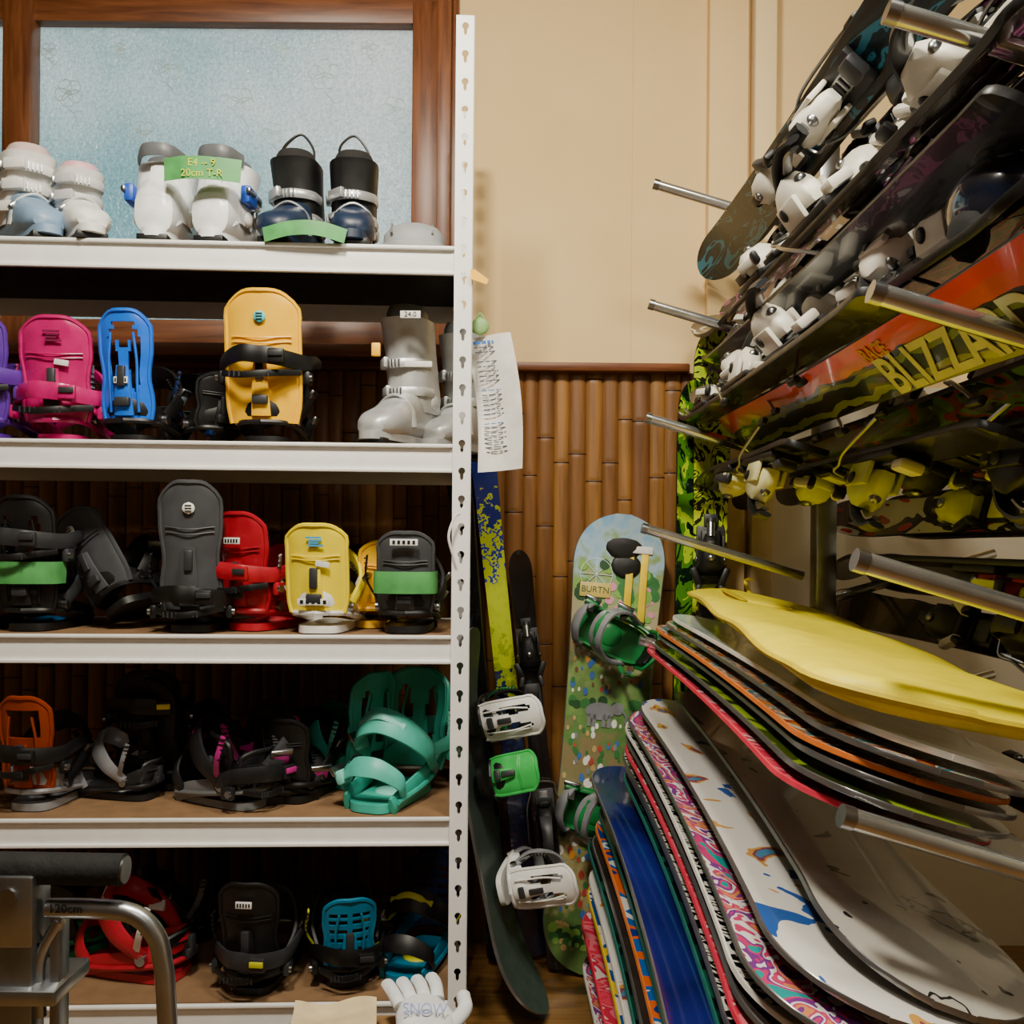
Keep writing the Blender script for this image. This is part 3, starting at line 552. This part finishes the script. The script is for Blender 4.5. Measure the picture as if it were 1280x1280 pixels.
# level 1
ski('ski',.575,.80,.95,2.66,.13,-138,BTE,BKM,WCR,BLK,by=1.85,S=1.25,c3=DGR)
ski('ski',.66,.84,.9,2.64,.12,-75,BTE,BKM,WCR,BLK,by=1.50,S=1.25,c3=WCR)
ski('ski',.74,.80,.92,2.55,.10,-115,BKP,BKM,BLK,DGR,by=1.75,S=1.2,c3=WCR)
ski('ski',.69,.70,.92,2.5,.10,-130,DKS,BKM,WCR,BLK,by=1.40,S=1.25)
# level 2
ski('ski',.63,.615,.9,2.6,.11,-65,BKP,BKM,WCR,BLK,by=1.45,S=1.25)
ski('ski',.545,.56,.95,2.62,.1,-35,WBS,BKM,WCR,BLK,by=1.85,S=1.25)
ski('ski',.60,.49,.92,2.62,.11,-150,BKP,BKM,WCR,DGR,by=1.60,S=1.25)
ski('ski',.70,.52,.92,2.58,.1,-130,BTE,BKM,BLK,DGR,by=1.35,S=1.2,c3=WCR)
ski('ski',.53,.46,1.0,2.64,.08,30,BKP,BKM,WCR,BLK,by=2.05,S=1.1)
# level 3
bz=ski('ski',.545,.262,.85,2.5,.135,46,BKP,ORB,WCR,BLK,by=1.85,S=1.2)
ski('ski',.54,.185,1.7,2.62,.085,196,DKS,BKM,mat('#dcd8a0',.3),BLK,by=2.12,L=.26,S=1.15,c3=DGR)
ski('ski',.68,.20,.9,2.5,.12,28,GRB,GRB,WCR,BLK,by=1.50,S=1.2)
ski('ski',.74,.165,.9,2.5,.10,200,DKS,BKM,BLK,DGR,by=1.50,S=1.2,c3=YGB)
ski('ski',.64,.155,1.2,2.58,.08,200,DKS,BKM,YGB,BLK,by=1.80,S=1.15,c3=WCR)
ski('ski',.53,.36,.95,2.55,.085,-40,DKS,BKM,WCR,DGR,by=1.95,S=1.2)
ski('ski',.60,.375,.9,2.5,.11,-10,BKP,ORR,WCR,BLK,by=1.45,S=1.2)
ski('ski',.47,.305,1.2,2.6,.07,10,BKP,BKM,WCR,BLK,by=2.1,S=1.05)
LET=mat('#dcdc98',.4); LO=mat('#e0a030',.4)
def under(x,y): return Matrix.Translation((.545,0,CZ+.262))@Matrix.Rotation(math.radians(46),4,'Y')@Matrix.Translation((x,y,-.0012))@Matrix(((0,-1,0,0),(-1,0,0,0),(0,0,-1,0),(0,0,0,1)))
text('BLIZZARD',.092,LET,under(.022,1.20),bz,bold=.002); text('RACE',.034,LO,under(-.026,1.38),bz,bold=.001)
# ski helmet wedged among the skis
HN=mat('#0e1626',.12,coat=.8,noise=.05); m=MB('ski_helmet')
m.ell((0,0,0),(.062,.075,.062),HN,n=24,zlo=-.35); m.ell((0,0,-.004),(.055,.067,.054),RUB,n=20,zlo=-.45,top=.5)
m.sweep([(.060,.02,-.02),(.056,-.045,-.022),(0,-.078,-.022),(-.056,-.045,-.022),(-.060,.02,-.02)],.006,.004,BLK,side=(0,0,1))
for q in (-.03,-.01,.01,.03): m.box((q,-.03,.056-abs(q)*.3),(.006,.03,.006),BLK,.3)
for q in (-1,1): m.ell((q*.058,.01,-.03),(.014,.03,.032),RUB)
m.done(mw=TR((.585,1.12,CZ+.405),20,0,-12))
# far side
RS=pat('redsil',['#b01c2c','#cfcfcf','#26282a','#b01c2c'],4,(3,.7,1))
for (X,Z,rl,t,c,by,cc) in ((.90,.06,-75,RS,YGB,1.65,BLK),(1.04,.05,-60,DKS,WCR,1.45,YGB),(.98,.13,164,DKS,BLK,1.9,YGB),(.90,-.17,-70,BKM,DGR,1.7,WCR),(1.05,-.20,-60,DKS,BLK,1.7,WCR),(.93,.30,164,GRB,DRD,1.75,BLK),(1.03,.28,164,DKS,YGB,1.6,BLK),(1.1,.36,164,BKP,WCR,1.9,BLK),(.92,-.45,-16,BKM,BLK,1.5,DGR),(.87,.62,-120,BKP,WCR,1.8,BLK),(1.0,.60,-30,DKS,BLK,1.6,WCR),(1.12,-.1,-60,WBS,YGB,1.8,BLK),(.88,.20,164,BKP,DRD,1.95,BLK),(.88,-.03,190,DKS,DRD,1.55,YGB),(1.0,-.08,-70,DKS,DGR,1.35,WCR),(.88,.17,-80,BKP,WCR,1.85,YGB)):
    ski('ski',X,Z,.95,2.5,.1,rl,t,BKM,c,BLK,by=by,S=1.2,c3=cc)
# ------------------------------------------------------------------ snowboard stack
def board(nm,Xl,Z,yn,yf,w,top,base,roll=16,yaw=0,pitch=0,edge=EDG,rise=.02,th=.008,rise2=None):
    m=MB(nm); plank(m,(yf-yn)/2,w,top,base,edge,rise=rise,th=th,rr=w*.5,rise2=rise2)
    Ry=math.radians(roll); c=Vector((Xl,(yn+yf)/2,CZ+Z))+Vector((math.cos(Ry),0,-math.sin(Ry)))*w/2
    return m.done(mw=Matrix.Translation(c)@Matrix.Rotation(math.radians(yaw),4,'Z')@Matrix.Rotation(Ry,4,'Y')@Matrix.Rotation(math.radians(pitch),4,'X'))
SWL=pat('swirl_pink',['#1e9a9a','#c83a72','#7a3a8a','#e8e4e0','#c8406e','#d98a5a','#7a3a8a'],11,(1,.6,1),3)
WGR=pat('white_graphic',['#2f5fb0','#eceae4','#eceae4','#d9a24c','#8a4a5a','#4a8ab0','#2a3a6a'],3.6,(1.3,1,1),1.5,detail=3,pos=[0,.38,.5,.58,.61,.64,.68],rough=.3)
GWH=pat('grey_sketch',['#25262a','#ccc8be','#c6c2b8','#25262a','#bcb8ae'],3.0,(1,.8,1),2.5,detail=3,pos=[0,.36,.5,.62,.65],rough=.3)
NVY=pat('navy',['#141c6a','#1a2478','#0f1650','#181f6c'],2,(1,1,1),1,interp='LINEAR',rough=.12); COR=pat('coral',['#f04a62','#e83a56','#f07a88','#d83250','#e8d8d4'],8,(.6,1,1),2)
TGN=pat('dkgreen',['#0f2a24','#123c34','#0e1a18','#1c5a48'],3); BLW=pat('blueorange',['#1b62b8','#e8e8e4','#1b62b8','#e86a24','#1a3a8c'],5,(.8,1,1)); YBW=pat('yellowblue',['#e8c420','#1b4fa0','#e8e4d8','#1b4fa0'],6)
ZBR=pat('zebra',['#121214','#e0ddd6','#121214','#e0ddd6'],14,(1,1.4,1),2); OPT=pat('orange_pattern',['#e88a34','#2a8aa0','#ecd9b8','#b04a28','#e88a34'],12,(1,1,1),2); LBL=pat('ltblue',['#c9dfe8','#dce8ec','#9fc4d4'],3,interp='LINEAR'); BRD=pat('brown_dark',['#2c2422','#3a302c','#1c1a1c'],3,interp='LINEAR'); LIM=pat('lime',['#4a5a1c','#9ab82c','#2c3818'],5)
sR=mat('#d8304c',.35); sY=mat('#e0c020',.35); sW=mat('#dedcd6',.35); sB=mat('#1d5ab0',.35); sT=mat('#1a6a60',.35); sO=mat('#d8742c',.35); sN=mat('#16206a',.3)
S=[(-1.06,.17,SWL,sW),(-1.015,.18,WGR,sR),(-.97,.17,COR,sR),(-.925,.19,BLW,sY),(-.88,.18,YBW,sY),(-.85,.185,WGR,sW),(-.82,.20,YBW,sB),(-.785,.185,TGN,sT),(-.755,.19,BRD,EDG),(-.725,.20,BLW,sO),(-.695,.21,TGN,sT)]
for i,(z,x_,mt,eg) in enumerate(S): board('snowboard',x_,z,.98+.03*(i%3),2.44+.02*(i%4),.29,mt,BKM,roll=17,edge=eg,pitch=1)
nv=board('snowboard',.19,-.605,1.0,2.48,.30,NVY,sN,roll=16,rise=.03,pitch=.8,edge=EDG)
S=[(-.605,.262,TGN,sT),(-.582,.268,BRD,EDG),(-.560,.262,ZBR,EDG),(-.534,.264,COR,sR),(-.512,.267,BRD,EDG),(-.490,.268,ZBR,sW),(-.466,.272,SWL,EDG),(-.44,.303,WGR,EDG)]
for i,(z,x_,mt,eg) in enumerate(S): board('snowboard',x_,z,1.0+.015*(i%3),2.44+.015*(i%3),.30,mt,BKM,edge=eg,rise=.03,rise2=-.015,pitch=2.2,roll=17)
board('snowboard',.375,-.405,1.04,2.4,.30,GWH,BKM,roll=20,rise=.01,rise2=-.03,pitch=3.2)
S=[(-.300,.41,GWH,EDG),(-.284,.37,BRD,EDG),(-.268,.325,COR,sR),(-.250,.335,LIM,EDG),(-.232,.35,BRD,EDG),(-.217,.348,OPT,sO),(-.202,.365,OPT,EDG),(-.188,.385,LBL,sW)]
for i,(z,x_,mt,eg) in enumerate(S): board('snowboard',x_,z-.012,1.05+.012*(i%3),2.42+.02*(i%3),.29,mt,COR if i==2 else BKM,edge=eg,rise=.018,rise2=.0,pitch=.9)
# yellow padded bag
YB=mat('#fae800',.42,noise=.05,bump=.25); YPI=mat('#dcc400',.5); m=MB('board_bag')
def bagring(s_,hw,hh,z):
    o=[]
    for j in range(24):
        a=2*math.pi*j/24; c,q=math.cos(a),math.sin(a); o.append(Vector((hw*math.copysign(abs(c)**.7,c),s_,z+hh*math.copysign(abs(q)**.8,q)+.004*math.sin(s_*13+c*3)*(q>0))))
    return o
rings=[];LH=.70
for i in range(41):
    t=-1+2*i/40; s_=LH*math.copysign(1-(1-abs(t))**1.8,t); a=LH-abs(s_); e=.10; f=(1-(max(0,e-a)/e)**2.8)**.5 if a>1e-6 else .05
    rings.append(bagring(s_,.178*max(.05,f),.021*max(.3,min(1,f*1.2)),0))
m.loft(rings,YB); ed=[(r[0]) for r in rings]+[(r[12]) for r in rings[::-1]]; ed.append(ed[0])
m.sweep(ed,.005,.005,YPI,n=6,k=1)
m.sweep([(-.09,.62,.024),(-.1,.5,.024),(-.09,.35,.022)],.012,.002,YPI,side=(1,0,0)); m.sweep([(-.02,.66,.02),(-.03,.7,.05),(-.02,.66,.06)],.005,.003,YPI,side=(1,0,0))
m.box((-.03,.45,.019),(.1,.2,.008),YB,.3)
m.done(mw=Matrix.Translation((.575,1.75,CZ-.174))@Matrix.Rotation(math.radians(-4),4,'Z')@Matrix.Rotation(math.radians(10),4,'Y')@Matrix.Rotation(math.radians(1.7),4,'X'))
# ------------------------------------------------------------------ leaning gear in the middle
GRN=pat('scene_print',['#3c5a2c','#5f7a40','#4a6a38','#a89c6c','#6a7a4a','#8a7a58','#5c8448','#7a9a58','#b8a888','#88a868','#a8c4d8','#7cb0d8','#5a94cc'],26,(1,.62,1),.30,kind='grad',detail=5,interp='LINEAR',loc=(0,.36,0),pos=[0,.1,.2,.28,.36,.46,.54,.62,.70,.78,.84,.92,1])
m=MB('snowboard'); bt=W(733,1205,2.52); bt.z=.006; tp=W(778,645,WALL-.075); Lh=(tp-bt).length/2
plank(m,Lh,.275,GRN,BKM,EDG,rise=.03,rr=.16)
def zt(y): return .0096+.03*max(0,(abs(y)-(Lh-.2))/.2)**2
PC={k:mat(v,.4) for k,v in dict(dg='#1f4a24',g='#34743a',lg='#7aa84a',pk='#d88aa8',wt='#e4e2d8',tn='#b89a64',br='#6a4a30',rd='#b04038',bl='#3a6ab0',gr='#7c7e80',or_='#d08a34').items()}
rs=random.Random(3)
def dots(y0,y1,n,keys,r0,r1,asp=1.):
    for _ in range(n):
        y=rs.uniform(y0,y1); x=rs.uniform(-.105,.105); r=rs.uniform(r0,r1)
        m.disc((x,y,zt(y)+rs.uniform(.0003,.0015)),r,r*asp,PC[rs.choice(keys)],n=9)
dots(Lh-.24,Lh-.14,26,['dg','g','lg'],.010,.024); dots(Lh-.28,Lh-.2,26,['pk','pk','g'],.006,.013)
dots(.30,Lh-.28,50,['dg','g','lg','tn','wt'],.006,.016); dots(.12,.30,60,['wt','rd','bl','tn','br','g','or_'],.003,.008,1.6)
dots(.08,.10,22,['dg','g'],.008,.014); dots(-.12,.05,60,['tn','br','wt','rd','g','bl','gr'],.003,.008,1.6)
dots(-.3,-.12,55,['g','dg','lg','wt','wt'],.005,.016); dots(-.5,-.3,60,['wt','bl','rd','tn','g','or_'],.004,.009,1.5); dots(-Lh+.06,-.5,50,['dg','g','lg','tn'],.006,.018)
GB=mat('#177a3a',.3)
for yy,r_ in ((.28,70),(-.2,80)):
    m.T=Matrix.Translation((-.01,yy,.01))@Matrix.Rotation(math.radians(r_),4,'Z')@Matrix.Scale(.9,4); binding(m,GB,GB,CH,mat('#1c7a3c',.3),h=.17,w=.06,taper=.97)
m.T=Matrix()
m.ell((.01,Lh-.08,.016),(.055,.045,.008),BLK); m.ell((.02,Lh-.14,.014),(.042,.035,.007),BLK)
EG=mat('#76787c',.5)
m.disc((-.02,.07,.0118),.040,.024,EG,n=16); m.disc((.028,.08,.0120),.017,.017,EG,n=14); m.disc((.018,.08,.0124),.009,.012,PC['gr'],n=10); m.tube([(.04,.075,.0115),(.052,.06,.0115),(.052,.042,.0115)],.003,EG,n=6)
for q in (-.048,-.034,-.008,.006): m.box((q,.045,.0112),(.009,.034,.0012),EG,0)
WGE=mat('#dce4e8',.4)
for q in range(8): m.tube([(-.06,Lh-.17,zt(Lh-.17)+.002),(-.06+.045*math.cos(q*.785),Lh-.17+.045*math.sin(q*.785),zt(Lh-.17)+.002)],.001,WGE,n=5,k=1)
m.sweep([(-.06+.045*math.cos(t),Lh-.17+.045*math.sin(t),zt(Lh-.17)+.002) for t in [2*math.pi*i/20 for i in range(21)]],.0018,.001,WGE,n=5,k=1)
YS=mat('#e8c810',.4); m.box((.03,.42,.016),(.02,.22,.006),YS,.2); m.box((.07,.42,.016),(.02,.2,.006),YS,.2); m.box((.05,.52,.018),(.08,.02,.008),WHT,.2); m.box((-.06,.40,.0125),(.085,.04,.003),mat('#c8b058',.4),.1)
gb=m.done(mw=FR((bt+tp)/2,tp-bt,(0,-1,.12)))
text('BURTN',.024,mat('#2a5a3a',.4),gb.matrix_world@Matrix.Translation((-.06,.40,.0145)),gb)
# navy / yellow skis by the shelf
NY=pat('navy_yellow',['#10152c','#141c40','#1c2c50','#9cb020','#c0d020','#b8c820','#2a3a9a','#c0d020','#1a2a7a','#182260'],38,(1,.62,1),.42,kind='grad',detail=5,loc=(0,.08,0),pos=[0,.08,.16,.26,.32,.42,.50,.53,.56,.85])
def lean(nm,top,bot,w,tm,N,c1,c2,by=None,L=.28,bs=BKM,S=1.):
    m=MB(nm); Lh=(top-bot).length/2; plank(m,Lh,w,tm,bs,EDGB,th=.012,tip=.2,rise=.04,tail=.1,flat_tail=True,waist=.76,rr=w*1.0)
    if by is not None: ski_binding(m,by,c1,c2,L=L,S=S)
    return m.done(mw=FR((top+bot)/2,top-bot,N))
def flo(px,d): 
    p=W(px,900,d); p.x=(px-PX)/F*d; p.z=.012; return p
lean('ski',W(596,500,2.68),flo(672,2.60),.08,NY,(.1,-1,.1),BLK,DGR)
lean('ski',W(572,560,2.64),flo(632,2.56),.075,BKM,(-.3,-1,.1),BLK,DGR)
m=MB('snowboard'); bt=flo(660,2.27); tp=W(568,790,2.44); Lh=(tp-bt).length/2; plank(m,Lh,.25,mat('#3c4a44',.35),BLKG,EDG,rise=.05,rr=.15,camber=-.02)
for yy,c_a,c_b,c_d,hh,rr_,kw in ((.24,WHT,BLK,BLK,.25,-80,dict(holes=hole_leaf)),(.08,mat('#35b050',.3),BLK,BLK,.2,-100,dict(straps=False)),(-.16,WHT,WHT,CH,.25,-80,dict(holes=hole_leaf))):
    m.T=Matrix.Translation((.02,yy,.01))@Matrix.Rotation(math.radians(rr_),4,'Z')@Matrix.Scale(.78,4); binding(m,c_a,c_b,c_d,STL if yy<-.1 else GB,h=hh,w=.06,taper=.97,**kw)
m.T=Matrix(); m.done(mw=FR((bt+tp)/2,tp-bt,(1,-.25,0)))
lean('ski',W(648,690,2.66),flo(705,2.52),.07,BKM,(0,-1,.1),BLK,DGR,by=.05,L=.42)
# lime skis on the right of the gap
LM=pat('lime_black',['#0c120c','#b8d818','#d0e020','#1a2410','#b8d818','#0c120c'],16,(1.5,1,1),1,detail=4)
lean('ski',W(893,415,WALL-.12),flo(880,2.50),.115,LM,(-.15,-1,.1),BLK,DGR,by=.08,S=1.2)
lean('ski',W(862,480,WALL-.10),flo(850,2.54),.075,pat('lime_green',['#0c2014','#0c2014','#4a8a1a','#b8dc20','#0c2014'],9,(1.5,.6,1),2,detail=4),(.1,-1,.1),BLK,DGR)
# paper and tag
PAP=mat('#e4e2dc',.8); m=MB('paper_notice'); c=W(617,504,2.10)
m.shell(lambda u,v:Vector(((u-.5)*.10+ .012*math.sin(v*3),.018*math.sin(u*3+v*2),(v-.5)*.3)),8,14,.0006,PAP)
INK=mat('#3a4658',.7); INB=mat('#3a6ab0',.7)
for i in range(24):
    v=.95-.035*i; yy=.018*math.sin(.5*3+v*2)-.0045; xx=-.036
    if i in (3,9,16): continue
    while xx<.03:
        ln=random.uniform(.006,.018); m.box((.012*math.sin(v*3)+xx+ln/2,yy,(v-.5)*.3),(ln,.001,.0022 if i else .007),INB if i in(0,10,17) else INK,0); xx+=ln+.003
        if i%4==1 and xx>.0: break
m.done(mw=TR(c,0,0,-6))
m=MB('price_tag'); m.prism([(0,-.008),(.035,-.02),(.04,-.01),(.01,.012),(0,.012)],0,.002,YL); m.done(mw=FR(W(588,344,2.03),(0,0,1),(0,-1,.1)))
m=MB('paper_clip'); m.ell((0,0,0),(.02,.006,.02),mat('#7aa060',.5)); m.tube([(-.012,0,.005),(0,0,.028),(.012,0,.005)],.003,mat('#7aa060',.5),n=6); m.done(mw=TR(W(600,408,2.09)))
m=MB('cable_tie'); a=W(568,700,2.025); m.tube([a,a+Vector((-.012,-.01,.05)),a+Vector((.0,-.008,.09)),a+Vector((.012,-.008,.1))],.003,WPNT,n=6); m.done()
# ------------------------------------------------------------------ foreground stand
m=MB('ladder_stand'); d=1.2
FO=mat('#0d0d0e',.75,bump=.6); a=W(155,1087,d); b2=W(-150,1082,d)
m.tube([b2,a],.02,FO,n=20,k=1); m.tube([a+Vector((-.02,0,0)),a+Vector((.003,0,0))],.017,STL,n=16,k=1)
p=[W(60,1135,d),W(120,1136,d),W(165,1142,d),W(192,1165,d),W(203,1200,d),W(210,1290,d)]; p.append(Vector((p[-1].x+.03,d,.01)))
m.tube(p,.0125,ALU,n=14)
c=W(24,1200,d); m.box((c.x,d,(c.z+.1)/2),(.05,.035,c.z+.1),ALU,.1)
m.box((W(70,1200,d).x,d+.01,(W(70,1140,d).z)/2),(.012,.03,W(70,1140,d).z),ALU,.15)
c2=W(24,1112,d); m.box((c2.x-.01,d,c2.z-.02),(.08,.05,.09),ALU,.1)
m.box((c.x-.05,d+.02,W(0,1235,d).z),(.22,.1,.02),ALU,.2); m.tube([W(50,1270,d),W(50,1200,d),W(75,1150,d)],.008,ALU,n=10)
m.tube([c2+Vector((.0,-.03,0)),c2+Vector((0,-.02,0))],.012,STL,k=1)
l=m.done(); text('120cm',.016,BLK,FR(W(88,1131,d)+Vector((0,-.014,.0)),(0,0,1),(0,-1,0)),l)
# box with cloth and glove
m=MB('cardboard_box'); m.box((-.25,1.72,.11),(.34,.26,.22),mat('#a07a4c',.85),.02); m.box((-.25,1.588,.11),(.05,.002,.21),mat('#c8a870',.5),0); m.box((-.25,1.72,.221),(.34,.004,.003),mat('#5a4020',.8),0); m.done()
CL=mat('#d8c49a',.9,bump=.5); m=MB('folded_towel')
for i in range(3): m.shell(lambda u,v,i=i:Vector(((u-.5)*.15,(v-.5)*.18,.014+.014*i+.006*math.sin(u*7+i)+.004*math.sin(v*9+i*2))),16,12,.011,CL)
m.done(mw=TR((-.315,1.70,.222),8))
m=MB('glove'); WG2=mat('#e2e6ea',.7,bump=.3); m.ell((0,0,.03),(.055,.07,.028),WG2)
for q in range(4): m.sweep([(-.036+.024*q,.05,.03),(-.042+.028*q,.09,.032),(-.044+.029*q,.125,.022)],lambda t:.0125-.003*t,.0125,WG2,n=10)
m.sweep([(.04,-.02,.03),(.075,.01,.035),(.085,.05,.03)],.014,.014,WG2,n=10); m.sweep([(0,-.06,.03),(0,-.1,.03)],.042,.024,BL,side=(1,0,0),n=14,k=1)
g=m.done(mw=TR((-.15,1.71,.25),20,14))
text('SNOW',.026,BL,TR((-.148,1.685,.313),0,45),g)
# ------------------------------------------------------------------ lights
def area(nm,loc,tgt,size,power,col,sy=None):
    l=D.lights.new(nm,'AREA'); l.energy=power; l.color=col; l.size=size
    if sy: l.shape='RECTANGLE'; l.size_y=sy
    o=D.objects.new(nm,l); SC.collection.objects.link(o); o.location=loc; o.rotation_euler=(Vector(tgt)-Vector(loc)).to_track_quat('-Z','Y').to_euler(); return o
area('ceiling_lamp_main',(-.35,.75,2.86),(-.05,2.0,.9),.3,82,(1,.92,.76))
area('ceiling_lamp_fill',(.55,.95,2.87),(.6,1.5,0),.5,46,(1,.92,.76))
area('fill_light_back',(.2,-.9,2.75),(.2,2,.9),.7,12,(1,.92,.78))  # unseen fill added behind the camera to brighten the shelf fronts
w=D.worlds.new('daylight'); SC.world=w; w.use_nodes=True; bg=w.node_tree.nodes['Background']; bg.inputs[0].default_value=(.86,.96,1,1); bg.inputs[1].default_value=1.65
# ------------------------------------------------------------------ camera
cd=D.cameras.new('camera'); cam=D.objects.new('camera',cd); SC.collection.objects.link(cam); cam.location=(0,0,CZ); cam.rotation_euler=(math.pi/2,ROLL,0)
cd.sensor_width=36; cd.lens=36*F/1280; cd.shift_y=36/1280; cd.clip_start=.02; SC.camera=cam
